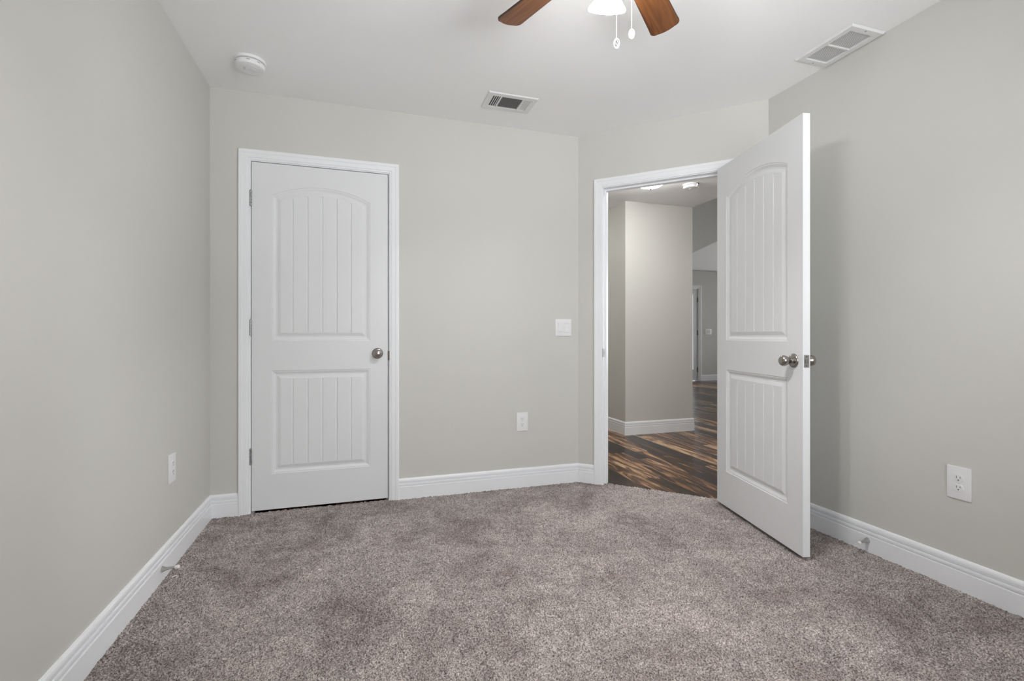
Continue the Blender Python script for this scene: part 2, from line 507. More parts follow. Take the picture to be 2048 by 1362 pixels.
baseboard('baseboard_left', 'white moulded baseboard along the left wall', [((XL, YR), (XL, YB), 1, 1, ZB)])
baseboard('baseboard_back', 'white moulded baseboard along the back wall beside the closet', [((XL, YB), (cxo0, YB), 1, 0, ZB), ((cxo1, YB), (XC, YB), 0, T8, ZB)])
baseboard('baseboard_angled', 'short white baseboard pieces beside the open doorway', [((XC, YB), a2(aso0), T8, 0, ZB), (a2(aso1), (XR, YA), 0, T8, ZB)])
baseboard('baseboard_right', 'white moulded baseboard along the right wall', [((XR, YA), (XR, YR), T8, 1, ZB)])
baseboard('baseboard_pillar', 'white baseboard wrapping the hall pillar foot', [((PX0, 6.6), (PX0, PY0), 1, -1, ZW, 1.04), ((PX0, PY0), (PX1, PY0), -1, -1, ZW, 1.04), ((PX1, PY0), (PX1, FY9), -1, 1, ZW, 1.04)][::-1] and
          [((PX0, 6.6), (PX0, PY0), 1, -1, ZW, 1.04), ((PX0, PY0), (PX1, PY0), -1, -1, ZW, 1.04), ((PX1, PY0), (PX1, FY9), -1, 1, ZW, 1.04)])
baseboard('baseboard_far', 'white baseboard on the distant wall right of the front door', [((7.535, FY9), (11.0, FY9), 0, 1, ZW, 1.0)])

# ------------------------------------------------------------------ door casings and jambs
CAS = [(0, 0), (0, 0.0075), (0.002, 0.0095), (0.0085, 0.0105), (0.011, 0.0105), (0.013, 0.0130), (0.030, 0.0145), (0.036, 0.0150), (0.039, 0.0172), (0.053, 0.0180), (0.0565, 0.0165), (0.058, 0.014), (0.058, 0)]
def casing(bm, x0, x1, zt, zb, place, k=1.0):
    """mitred casing round an opening; place(x, out, z) -> world"""
    rings = []
    for xs, zs, dx, dz in ((x0, zb, -1, 0), (x0, zt, -1, 1), (x1, zt, 1, 1), (x1, zb, 1, 0)):
        rings.append([bm.verts.new(place(xs + dx * w * k, p, zs + dz * w * k)) for w, p in CAS])
    for A, B in zip(rings, rings[1:]):
        for i in range(len(CAS)):
            j = (i + 1) % len(CAS)
            bm.faces.new((A[i], A[j], B[j], B[i]))
    bm.faces.new(rings[0]); bm.faces.new(rings[-1][::-1])
def jambs(bm, x0, x1, zt, zb, place, depth, s0, s1, stop=0.011):
    def b(xa, xb, da, db, za, zc):
        v = [bm.verts.new(place(x, -d, z)) for z in (za, zc) for d in (da, db) for x in (xa, xb)]
        for q in ((0, 2, 3, 1), (4, 5, 7, 6), (0, 1, 5, 4), (2, 6, 7, 3), (0, 4, 6, 2), (1, 3, 7, 5)):
            bm.faces.new([v[i] for i in q])
    e = 0.0015
    b(x0 - JT + 0.001, x0, -e, depth + e, zb, zt); b(x1, x1 + JT - 0.001, -e, depth + e, zb, zt)
    b(x0 - JT + 0.001, x1 + JT - 0.001, -e, depth + e, zt, zt + JT - 0.001)
    b(x0, x0 + stop, s0, s1, zb, zt - stop); b(x1 - stop, x1, s0, s1, zb, zt - stop)
    b(x0, x1, s0, s1, zt - stop, zt)
pl_back = lambda x, o, z: Vector((x, YB - o, z))
pl_ang = lambda x, o, z: ang(x, o, z)
def trim(name, label, fn):
    bm = bmesh.new(); fn(bm)
    return tag(link(name, bm, M['trim']), label, 'door trim', kind='structure')
trim('trim_1', 'white moulded casing around the closed closet door', lambda bm: (casing(bm, CX0 - CI, CX1 + CI, CZ1 + CI, ZB, pl_back), jambs(bm, CX0, CX1, CZ1, ZW, pl_back, WT, 0.040, 0.075)))
trim('trim_2', 'white moulded casing around the open bedroom doorway', lambda bm: (casing(bm, AS0 - CI, AS1 + CI, AZ1 + CI, ZB, pl_ang),
     casing(bm, AS0 - CI, AS1 + CI, AZ1 + CI, ZW, lambda x, o, z: ang(x, -WT - o, z)), jambs(bm, AS0, AS1, AZ1, ZW, pl_ang, WT, 0.040, 0.080)))
trim('trim_3', 'white casing around the distant front door', lambda bm: casing(bm, 6.545, 7.442, 2.095, ZW, lambda x, o, z: Vector((x, FY9 - o, z)), 1.5))

# ------------------------------------------------------------------ panel doors
DW, DT = 0.765, 0.035
LOOPS = [(0, 0), (0.0025, 0.0028), (0.0085, 0.0032), (0.0105, 0.0045), (0.0215, 0.0098), (0.0300, 0.0098), (0.0475, 0.0038), (0.0515, 0.0036)]
def panel(bm, x0, x1, z0, z1, rise, y0, sg):
    """recessed plank panel; z1 = side height, arch rises by rise; y0 face plane, sg=+1 recess towards +y"""
    cx = (x0 + x1) / 2; w = (x1 - x0) / 2
    R = (w * w + rise * rise) / (2 * rise) if rise else None
    zc = z1 + rise - R if rise else None
    def top(x, d):
        if not rise: return z1 - d
        return zc + math.sqrt(max((R - d) ** 2 - (x - cx) ** 2, 0))
    NA = 28
    loops = []
    for d, h in LOOPS:
        a, b = x0 + d, x1 - d
        pts = [(a, z0 + d), (b, z0 + d)]
        for k in range(NA + 1):
            x = b + (a - b) * k / NA
            pts.append((x, top(x, d)))
        loops.append([bm.verts.new((x, y0 + sg * h, z)) for x, z in pts])
    for A, B in zip(loops, loops[1:]):
        for k in range(len(A)):
            j = (k + 1) % len(A)
            bm.faces.new((A[k], A[j], B[j], B[k]))
    # plank field
    d, h = LOOPS[-1]
    a, b = x0 + d, x1 - d
    gw, gd = 0.0052, 0.0050
    gs = [cx + k * 0.0822 for k in (-2, -1, 0, 1, 2)]
    xs = [(a, 0)]
    for g in gs: xs += [(g - gw, 0), (g, 1), (g + gw, 0)]
    xs.append((b, 0))
    fine = []
    for (xa, ga), (xb, gb) in zip(xs, xs[1:]):
        n = 1 if (ga or gb) else 5
        for k in range(n): fine.append((xa + (xb - xa) * k / n, ga if k == 0 else 0))
    fine.append(xs[-1])
    bot = [bm.verts.new((x, y0 + sg * (h + gd * g), z0 + d)) for x, g in fine]
    tp = [bm.verts.new((x, y0 + sg * (h + gd * g), top(x, d))) for x, g in fine]
    for k in range(len(fine) - 1):
        bm.faces.new((bot[k], bot[k + 1], tp[k + 1], tp[k]))
    for k, (x, g) in enumerate(fine):
        if g:
            bm.faces.new((bot[k - 1], bot[k], bot[k + 1])); bm.faces.new((tp[k + 1], tp[k], tp[k - 1]))
    return loops[0], top
def door_face(bm, hgt, y0, sg):
    xs0, xs1 = 0.105, 0.659
    q = lambda *p: bm.faces.new([bm.verts.new((x, y0, z)) for x, z in p])
    lp0, lp1, up0, up1, rise = 0.207, 0.812, 0.986, 1.838, 0.068
    q((0, 0), (xs0, 0), (xs0, hgt), (0, hgt)); q((xs1, 0), (DW, 0), (DW, hgt), (xs1, hgt))
    q((xs0, 0), (xs1, 0), (xs1, lp0), (xs0, lp0)); q((xs0, lp1), (xs1, lp1), (xs1, up0), (xs0, up0))
    panel(bm, xs0, xs1, lp0, lp1, 0, y0, sg)
    loop, top = panel(bm, xs0, xs1, up0, up1, rise, y0, sg)
    NA = 28
    for k in range(NA):
        xa = xs0 + (xs1 - xs0) * k / NA; xb = xs0 + (xs1 - xs0) * (k + 1) / NA
        q((xa, top(xa, 0)), (xb, top(xb, 0)), (xb, hgt), (xa, hgt))
def door_slab(hgt, parent, name='door_panel'):
    bm = bmesh.new()
    door_face(bm, hgt, 0.0, 1)
    for f in bm.faces:
        f.normal_update()
        if f.normal.y > 0: f.normal_flip()
    n0 = set(bm.faces)
    door_face(bm, hgt, DT, -1)
    for f in set(bm.faces) - n0:
        f.normal_update()
        if f.normal.y < 0: f.normal_flip()
    def q(*p): bm.faces.new([bm.verts.new(c) for c in p])
    q((0, 0, 0), (0, 0, hgt), (0, DT, hgt), (0, DT, 0)); q((DW, 0, 0), (DW, DT, 0), (DW, DT, hgt), (DW, 0, hgt))
    q((0, 0, 0), (0, DT, 0), (DW, DT, 0), (DW, 0, 0)); q((0, 0, hgt), (DW, 0, hgt), (DW, DT, hgt), (0, DT, hgt))
    bmesh.ops.remove_doubles(bm, verts=bm.verts, dist=1e-5)
    return link(name, bm, M['door'], parent, recalc=False)
ROS = [(0, 0), (0.0335, 0), (0.0335, 0.003), (0.031, 0.0065), (0.024, 0.0095), (0.0135, 0.011), (0.0125, 0.017)]
KNOB = [(0.0125, 0.012), (0.0122, 0.020), (0.0140, 0.025), (0.0180, 0.031), (0.0222, 0.038), (0.0250, 0.046), (0.0252, 0.053), (0.0232, 0.060), (0.0170, 0.0655), (0.0085, 0.068), (0, 0.0685)]
def knob(parent, x, z, y, front=True, label=None):
    mt = Matrix.Translation((x, y, z)) @ (TO_FRONT if front else FY)
    bm = bmesh.new(); lathe(bm, ROS, mt, 40)
    r = link('rosette', bm, M['nickel'], parent, smooth=True)
    bm = bmesh.new(); lathe(bm, KNOB, mt, 40)
    k = link('door_knob', bm, M['nickel'], parent, smooth=True)
    k['label'] = label or 'round satin nickel knob'
    return k
def hinge(parent, x, y, z, h=0.092):
    bm = bmesh.new()
    r = 0.0068
    n = 5
    for k in range(n):
        za, zb = z - h / 2 + k * h / n + 0.0006, z - h / 2 + (k + 1) * h / n - 0.0006
        lathe(bm, [(0, za), (r - 0.001, za), (r, za + 0.001), (r, zb - 0.001), (r - 0.001, zb), (0, zb)], Matrix.Translation((x, y, 0)), 16)
    lathe(bm, [(0, z + h / 2), (0.004, z + h / 2), (0.003, z + h / 2 + 0.003), (0, z + h / 2 + 0.004)], Matrix.Translation((x, y, 0)), 12)
    box(bm, x - 0.002, y, z - h / 2, x + 0.002, y + 0.012, z + h / 2)
    o = link('hinge', bm, M['steel'], parent, smooth=True)
    o['label'] = 'grey steel hinge'
    return o

# closed closet door
DZ0 = 0.013
d1 = root('door_1', (-0.5845, YB + 0.001, DZ0), 0, 'closed white arch-panel closet door with nickel knob on the back wall', 'door', kind='structure')
door_slab(2.038 - DZ0, d1)
knob(d1, 0.703, 0.920 - DZ0, 0.0, True)
for z in (1.825, 1.077, 0.330): hinge(d1, -0.0035, -0.0075, z - DZ0)
bm = bmesh.new(); box(bm, CX1 - 0.0035, YB - 0.0035, 0.876, CX1 + 0.0052, YB + 0.02, 0.934, bevel=0.001)
o = link('strike_plate', bm, M['darkmetal'], None); o.parent = bpy.data.objects['trim_1']; o['label'] = 'dark strike plate at the edge of the closet jamb'

# open bedroom door
TH = math.radians(122.5)
sh, nh = Vector((S2, -S2, 0)), Vector((-S2, -S2, 0))
pin = ang(0.953, 0.014)
u = -sh * math.cos(TH) + nh * math.sin(TH)
w = -nh * math.cos(TH) - sh * math.sin(TH)
org = pin + w * (0.014 + DT) + u * 0.003
D2Z = 0.017
d2 = root('door_2', (org.x, org.y, D2Z), math.atan2(u.y, u.x), 'open white arch-panel bedroom door swung into the room on the right', 'door', kind='structure')
door_slab(2.049 - D2Z, d2)
knob(d2, DW - 0.062, 0.913 - D2Z, 0.0, True, 'satin nickel knob on the hall side')
knob(d2, DW - 0.062, 0.913 - D2Z, DT, False, 'satin nickel knob on the room side')
bm = bmesh.new()
box(bm, DW - 0.001, 0.005, 0.913 - D2Z - 0.0285, DW + 0.0012, DT - 0.005, 0.913 - D2Z + 0.0285, bevel=0.0005)
for dz in (-0.021, 0.021):
    lathe(bm, [(0.0032, 0), (0.0032, 0.0008), (0, 0.0011)], Matrix.Translation((DW + 0.001, DT / 2, 0.913 - D2Z + dz)) @ Matrix.Rotation(PI / 2, 4, 'Y'), 10, 1)
lp = link('latch_plate', bm, [M['steel'], M['darkmetal']], d2); lp['label'] = 'small steel latch plate on the door edge'
bm = bmesh.new()
zc = 0.913 - D2Z
v = [bm.verts.new(p) for p in ((DW, 0.010, zc - 0.009), (DW, 0.025, zc - 0.009), (DW + 0.011, 0.010, zc - 0.009), (DW + 0.003, 0.025, zc - 0.009),
                               (DW, 0.010, zc + 0.009), (DW, 0.025, zc + 0.009), (DW + 0.011, 0.010, zc + 0.009), (DW + 0.003, 0.025, zc + 0.009))]
for q in ((0, 1, 3, 2), (4, 6, 7, 5), (0, 2, 6, 4), (1, 5, 7, 3), (2, 3, 7, 6), (0, 4, 5, 1)): bm.faces.new([v[i] for i in q])
link('latch_bolt', bm, M['nickel'], lp)
for z in (1.825, 1.075, 0.330): hinge(d2, -0.004, DT + 0.006, z - D2Z)
# strike plate on the left jamb
bm = bmesh.new()
for (sa, sb, oa, ob) in ((AS0 - 0.001, AS0 + 0.0014, -0.030, 0.001), (AS0 - 0.004, AS0 + 0.0014, 0.001, 0.0035)):
    vs = [bm.verts.new(ang(s, o_, z)) for z in (0.882, 0.939) for o_ in (oa, ob) for s in (sa, sb)]
    for q in ((0, 2, 3, 1), (4, 5, 7, 6), (0, 1, 5, 4), (2, 6, 7, 3), (0, 4, 6, 2), (1, 3, 7, 5)): bm.faces.new([vs[i] for i in q])
o = link('strike_plate', bm, M['steel'], bpy.data.objects['trim_2']); o['label'] = 'grey steel strike plate on the left jamb'
bm = bmesh.new()
vs = [bm.verts.new(ang(AS0 + 0.0018, o_, z)) for o_, z in ((-0.024, 0.899), (-0.008, 0.899), (-0.008, 0.922), (-0.024, 0.922))]
bm.faces.new(vs)
link('strike_hole', bm, M['ductgrey'], o)

# distant front door with a tall glass lite
d3 = root('door_3', (6.553, FY9 + 0.012, 0.004), 0, 'distant front door with a tall lite seen past the hall pillar', 'door', kind='structure')
bm = bmesh.new(); fw = 0.882
box(bm, 0, 0, 0, 0.13, 0.044, 2.088); box(bm, fw - 0.102, 0, 0, fw, 0.044, 2.088); box(bm, 0.13, 0, 0, fw - 0.103, 0.044, 0.235); box(bm, 0.13, 0, 1.98, fw - 0.103, 0.044, 2.088)
link('door_panel', bm, M['door'], d3)
bm = bmesh.new()
for a in ((0.115, 0.222, 0.145, 1.992), (fw - 0.103, 0.222, fw - 0.086, 1.992)): box(bm, a[0], -0.010, a[1], a[2], 0.0, a[3], bevel=0.003)
box(bm, 0.145, -0.010, 0.222, fw - 0.103, 0.0, 0.25); box(bm, 0.145, -0.010, 1.964, fw - 0.103, 0.0, 1.992)
link('lite_frame', bm, M['plastic'], d3)
bm = bmesh.new(); box(bm, 0.13, 0.018, 0.235, fw - 0.103, 0.024, 1.98)
link('lite_glass', bm, M['glass'], d3)
for z in (1.845, 1.087, 0.240):
    bm = bmesh.new(); lathe(bm, [(0, z - 0.055), (0.009, z - 0.055), (0.009, z + 0.055), (0, z + 0.055)], Matrix.Translation((fw + 0.004, -0.006, 0)), 12)
    o = link('hinge', bm, M['darkmetal'], d3, smooth=True); o['label'] = 'dark hinge'

# ------------------------------------------------------------------ window behind the viewpoint, great room window and an added one
def window(name, x0, x1, z0, z1, loc, rz, label, nx=1):
    r = root(name, loc, rz, label, 'window', kind='structure')
    bm = bmesh.new(); f = 0.05
    box(bm, x0, 0.0, z0, x0 + f, 0.10, z1); box(bm, x1 - f, 0.0, z0, x1, 0.10, z1); box(bm, x0 + f, 0.0, z0, x1 - f, 0.10, z0 + f); box(bm, x0 + f, 0.0, z1 - f, x1 - f, 0.10, z1)
    box(bm, x0 + f, 0.03, (z0 + z1) / 2 - 0.02, x1 - f, 0.08, (z0 + z1) / 2 + 0.02)
    for k in range(1, nx): 
        xm = x0 + (x1 - x0) * k / nx
        box(bm, xm - 0.03, 0.0, z0 + f, xm + 0.03, 0.10, z1 - f)
    link('window_frame', bm, M['trim'], r)
    bm = bmesh.new(); box(bm, x0 + f, 0.052, z0 + f, x1 - f, 0.056, z1 - f)
    link('glass_pane', bm, M['glass'], r)
    bm = bmesh.new(); box(bm, x0 - 0.05, -0.05, z0 - 0.03, x1 + 0.05, -0.001, z0, bevel=0.006)
    link('window_sill', bm, M['trim'], r)
window('window_1', WX0 - 1.05, WX1 - 1.05, WZ0, WZ1, (1.05, YR, 0), PI, 'white framed bedroom window behind the viewpoint')
window('window_2', -1.4, 1.4, 0.45, 2.55, (11.0, 5.8, 0), -PI / 2, 'wide white framed window lighting the great room', 3)

window('fill_window', -0.40, 0.40, 0.45, 2.55, (11.0, 8.85, 0), -PI / 2, 'added unseen narrow window lighting the far end of the great room vault')  # unseen window added to go with the vault fill lamp

# ------------------------------------------------------------------ outlets and switches (wall-local: x right, -y out, z up)
def rounded(bm, w, h, d, y0=0.0, bev=0.003, cx=0, cz=0, mat=0):
    box(bm, cx - w / 2, y0 - d, cz - h / 2, cx + w / 2, y0, cz + h / 2, mat, bev)
def outlet(loc, rz, label, w=0.080, h=0.126):
    t = root('wall_outlet', loc, rz, label, 'electrical outlet')
    bm = bmesh.new(); rounded(bm, w, h, 0.0055, bev=0.0028)
    link('cover_plate', bm, M['plastic'], t, smooth=True)
    for dz in (0.0195, -0.0195):
        bm = bmesh.new()
        pts = []
        for k in range(32):
            a = 2 * PI * k / 32
            pts.append((0.0172 * math.cos(a), max(-0.0142, min(0.0142, 0.0172 * math.sin(a)))))
        fr = [bm.verts.new((x, -0.0078, z + dz)) for x, z in pts]; bk = [bm.verts.new((x * 1.03, -0.005, z * 1.03 + dz)) for x, z in pts]
        bm.faces.new(fr)
        for k in range(32): bm.faces.new((bk[k], bk[(k + 1) % 32], fr[(k + 1) % 32], fr[k]))
        r = link('receptacle', bm, M['plastic'], t)
        bm = bmesh.new()
        box(bm, -0.0074, -0.0082, dz - 0.0008, -0.0052, -0.0076, dz + 0.0085); box(bm, 0.0052, -0.0082, dz + 0.0004, 0.0072, -0.0076, dz + 0.0080)
        lathe(bm, [(0.0028, -0.0006), (0.0028, 0.0005), (0, 0.0006)], Matrix.Translation((0, -0.0077, dz - 0.0072)) @ TO_FRONT, 12)
        link('slots', bm, M['slot'], r)
    bm = bmesh.new(); lathe(bm, [(0.0032, 0), (0.0032, 0.001), (0.002, 0.0018), (0, 0.002)], Matrix.Translation((0, -0.0052, 0)) @ TO_FRONT, 12)
    link('screw', bm, M['vent'], t, smooth=True)
outlet((XL, 2.537, 0.437), PI / 2, 'white wall outlet low on the left wall near the corner', 0.082, 0.128)
outlet((1.0695, YB, 0.4435), 0, 'white wall outlet low on the back wall right of the closet')
outlet((XR, 1.326, 0.431), -PI / 2, 'white wall outlet low on the right wall near the picture edge', 0.084, 0.132)
t = root('light_switch', (1.3735, YB, 1.0865), 0, 'white double rocker light switch on the back wall beside the doorway', 'light switch')
bm = bmesh.new(); rounded(bm, 0.121, 0.119, 0.0055, bev=0.0028)
link('cover_plate', bm, M['plastic'], t, smooth=True)
for cx, tl in ((-0.0235, 0.07), (0.0235, -0.07)):
    bm = bmesh.new(); box(bm, cx - 0.0178, -0.0064, -0.0345, cx + 0.0178, -0.005, 0.0345)
    fr = link('rocker_frame', bm, M['vent'], t)
    bm = bmesh.new()
    y = lambda z: -0.0080 - tl * z
    vs = [bm.verts.new((cx + sx * 0.0160, yy, z)) for z in (-0.0325, 0.0325) for sx, yy in ((-1, -0.006), (1, -0.006), (1, y(z)), (-1, y(z)))]
    for q in ((0, 1, 2, 3), (7, 6, 5, 4), (3, 2, 6, 7), (0, 4, 5, 1), (0, 3, 7, 4), (1, 5, 6, 2)): bm.faces.new([vs[i] for i in q])
    link('rocker', bm, M['plastic'], t)
    for dz in (-0.0485, 0.0485):
        bm = bmesh.new(); lathe(bm, [(0.0030, 0), (0.0030, 0.0008), (0, 0.0014)], Matrix.Translation((cx, -0.0053, dz)) @ TO_FRONT, 10)
        link('screw', bm, M['vent'], t, smooth=True)
t = root('light_switch', (7.72, FY9, 1.115), 0, 'triple light switch plate on the distant wall beside the front door', 'light switch')
bm = bmesh.new(); rounded(bm, 0.19, 0.125, 0.006, bev=0.003)
link('cover_plate', bm, M['plastic'], t, smooth=True)
for k in (-1, 0, 1):
    bm = bmesh.new(); box(bm, k * 0.047 - 0.016, -0.010, -0.033, k * 0.047 + 0.016, -0.0055, 0.033, bevel=0.002)
    link('rocker', bm, M['vent'], t)

# ------------------------------------------------------------------ baseboard door stops
def door_stop(base, tip, label):
    base, tip = Vector(base), Vector(tip)
    ax = (tip - base); L = ax.length
    q = Vector((0, 0, 1)).rotation_difference(ax.normalized()).to_matrix().to_4x4()
    r = root('door_stop', base, 0, label, 'door stop')
    bm = bmesh.new()
    lathe(bm, [(0, 0), (0.0135, 0), (0.0130, 0.003), (0.0100, 0.010), (0.0072, 0.020), (0.0055, 0.034), (0.0050, L - 0.014), (0, L - 0.014)], q, 24)
    link('stem', bm, M['polished'], r, smooth=True)
    bm = bmesh.new()
    lathe(bm, [(0, L - 0.015), (0.0068, L - 0.015), (0.0080, L - 0.012), (0.0080, L - 0.003), (0.0062, L), (0, L)], q, 24)
    o = link('rubber_tip', bm, M['rubber'], r, smooth=True); o['label'] = 'white rubber tip'
door_stop((XL + 0.0132, 2.384, 0.050), (XL + 0.085, 2.352, 0.066), 'nickel door stop with white tip on the left baseboard')
door_stop((XR - 0.0132, 1.690, 0.053), (XR - 0.082, 1.684, 0.050), 'nickel door stop with white tip on the right baseboard')
bm = bmesh.new()
tube(bm, [(-0.752, 2.398, 0.004), (-0.744, 2.403, 0.0065), (-0.736, 2.409, 0.0055)], [0.0015, 0.0024, 0.0013], 8)
tag(link('lint', bm, M['lint'], smooth=True), 'small white scrap of lint on carpet below the left door stop', 'lint')
for x, y, label in ((2.290, 1.295, 'tiny pale speck of lint by the right baseboard below the wall outlet'), (2.284, 1.225, 'tiny pale speck of lint by the right baseboard nearer the picture edge')):
    bm = bmesh.new()
    tube(bm, [(x - 0.003, y + 0.002, 0.0045), (x, y, 0.0070), (x + 0.003, y - 0.002, 0.0050)], [0.0012, 0.0024, 0.0011], 8)
    tag(link('lint', bm, M['lint'], smooth=True), label, 'lint')

# ------------------------------------------------------------------ smoke detectors
def smoke_detector(loc, label, rz=0.0, k=1.0):
    r = root('smoke_detector', loc, rz, label, 'smoke detector')
    S = Matrix.Scale(k, 4)
    bm = bmesh.new(); lathe(bm, [(0, 0), (0.0745, 0), (0.0750, -0.003), (0.0745, -0.0115), (0.0725, -0.013), (0.0655, -0.013), (0, -0.013)], S, 56)
    link('mounting_base', bm, M['plastic'], r, smooth=True)
    bm = bmesh.new(); lathe(bm, [(0, -0.010), (0.0560, -0.010), (0.0560, -0.0170), (0.0685, -0.0172), (0.0695, -0.019), (0.0690, -0.0340), (0.0665, -0.0390), (0.0600, -0.0418), (0.0480, -0.0425), (0.0460, -0.0410), (0.0440, -0.0410), (0.0420, -0.0430), (0, -0.0435)], S, 56)
    link('body', bm, M['plastic'], r, smooth=True)
    bm = bmesh.new()
    lathe(bm, [(0.0165, -0.042), (0.0165, -0.0445), (0.0150, -0.0460), (0, -0.0465)], S @ Matrix.Translation((0.012, 0.0, 0)), 28)
    link('test_button', bm, M['vent'], r, smooth=True)
    for a in (-100, -60, 20, 60, 150, 200):
        bm = bmesh.new()
        mt = S @ Matrix.Rotation(math.radians(a), 4, 'Z') @ Matrix.Translation((0.0695, 0, -0.0245))
        for q in box(bm, -0.0022, -0.0075, -0.0016, 0.0008, 0.0075, 0.0016): q.co = mt @ q.co
        link('vent_slot', bm, M['ductgrey'], r)
    for dx in (-0.028, -0.022):
        bm = bmesh.new()
        for q in box(bm, dx - 0.001, -0.014, -0.0437, dx + 0.001, 0.014, -0.0426): q.co = S @ q.co
        link('sounder_slot', bm, M['ductgrey'], r)
smoke_detector((-0.526, 2.776, H), 'round white smoke detector on the bedroom ceiling near the left corner', math.radians(15))
smoke_detector((2.955, 3.80, H), 'small white smoke detector on the hall ceiling seen through the doorway', 0.6, 0.9)

# ------------------------------------------------------------------ ceiling register (supply vent)
r = root('ceiling_vent', (0.8735, 2.7935, H), 0, 'small white louvred supply vent in the middle of the ceiling', 'vent')
W2, D2 = 0.1545, 0.1030
bm = bmesh.new()
ix, iy = 0.118, 0.066          # opening
def ring_frame(bm, X, Y, x, y, z0, z1):
    # bevelled flange: outer edge at the ceiling, inner lip lower
    o = [bm.verts.new((sx * X, sy * Y, z0)) for sx, sy in ((-1, -1), (1, -1), (1, 1), (-1, 1))]
    m_ = [bm.verts.new((sx * (X - 0.006), sy * (Y - 0.006), z1)) for sx, sy in ((-1, -1), (1, -1), (1, 1), (-1, 1))]
    i_ = [bm.verts.new((sx * x, sy * y, z1)) for sx, sy in ((-1, -1), (1, -1), (1, 1), (-1, 1))]
    u_ = [bm.verts.new((sx * x, sy * y, z0 + 0.0)) for sx, sy in ((-1, -1), (1, -1), (1, 1), (-1, 1))]
    for A, B in ((o, m_), (m_, i_), (i_, u_)):
        for k in range(4): bm.faces.new((A[k], A[(k + 1) % 4], B[(k + 1) % 4], B[k]))
ring_frame(bm, W2, D2, ix, iy, -0.0005, -0.0075)
for sx in (-1, 1): box(bm, sx * 0.068 - 0.0045, -iy, -0.0078, sx * 0.068 + 0.0045, iy, -0.001)
link('vent_frame', bm, M['vent'], r)
bm = bmesh.new()
vs = [bm.verts.new((sx * ix, sy * iy, -0.0008)) for sx, sy in ((-1, -1), (1, -1), (1, 1), (-1, 1))]; bm.faces.new(vs)
link('duct_shade_sheet', bm, M['ductshade'], r)  # flat dark sheet, the duct's shade put into its colour
def slat(bm, c, axis, L, wd, tilt, th=0.0008):
    mt = Matrix.Translation(c) @ (Matrix.Rotation(PI / 2, 4, 'Z') if axis == 'Y' else Matrix.Identity(4)) @ Matrix.Rotation(tilt, 4, 'X')
    vv = box(bm, -L / 2, -wd / 2, -th / 2, L / 2, wd / 2, th / 2)
    for q in vv: q.co = mt @ q.co
for k in range(13):
    bm = bmesh.new(); slat(bm, (0, -0.060 + k * 0.0096, -0.0045), 'X', 0.127, 0.0068, math.radians(28))
    link('louvre_slat', bm, M['ductgrey'], r)
for sx in (-1, 1):
    for k in range(4):
        bm = bmesh.new(); slat(bm, (sx * (0.080 + k * 0.0125), 0, -0.0048), 'Y', 2 * iy, 0.0094 if sx > 0 else 0.0072, math.radians(30) * sx)
        link('louvre_slat', bm, M['vent'], r)
bm = bmesh.new(); box(bm, 0.122, -0.072, -0.013, 0.128, -0.060, -0.006, bevel=0.001)
link('damper_lever', bm, M['vent'], r)

# return grille beside the right wall
gx0, gx1, gy0, gy1 = 2.123, XR - 0.004, 1.613, 1.917
r = root('return_vent', ((gx0 + gx1) / 2, (gy0 + gy1) / 2, H), 0, 'long white slatted return grille on the ceiling against the right wall', 'vent')
W2, D2 = (gx1 - gx0) / 2, (gy1 - gy0) / 2
ix, iy = W2 - 0.034, D2 - 0.034
bm = bmesh.new(); ring_frame(bm, W2, D2, ix, iy, -0.0005, -0.0095)
box(bm, -ix, -0.004, -0.0090, ix, 0.004, -0.001)
link('vent_frame', bm, M['vent'], r)
bm = bmesh.new()
vs = [bm.verts.new((sx * ix, sy * iy, -0.0008)) for sx, sy in ((-1, -1), (1, -1), (1, 1), (-1, 1))]; bm.faces.new(vs)
link('duct_shade_sheet', bm, M['black'], r)  # black sheet paints the shade seen between the slats
ns = 13
for k in range(ns):
    for sy in (-1, 1):
        bm = bmesh.new(); slat(bm, (-ix + (k + 0.5) * 2 * ix / ns, sy * (iy / 2 + 0.002), -0.0030), 'Y', iy - 0.004, 0.0076, math.radians(-4))
        link('louvre_slat', bm, M['vent'], r)
for sy in (-1, 1):
    bm = bmesh.new(); lathe(bm, [(0.004, 0), (0.004, 0.0008), (0, 0.0016)], Matrix.Translation((0, sy * (D2 - 0.016), -0.0095)) @ Matrix.Rotation(PI, 4, 'X'), 12)
    link('screw', bm, M['steel'], r, smooth=True)

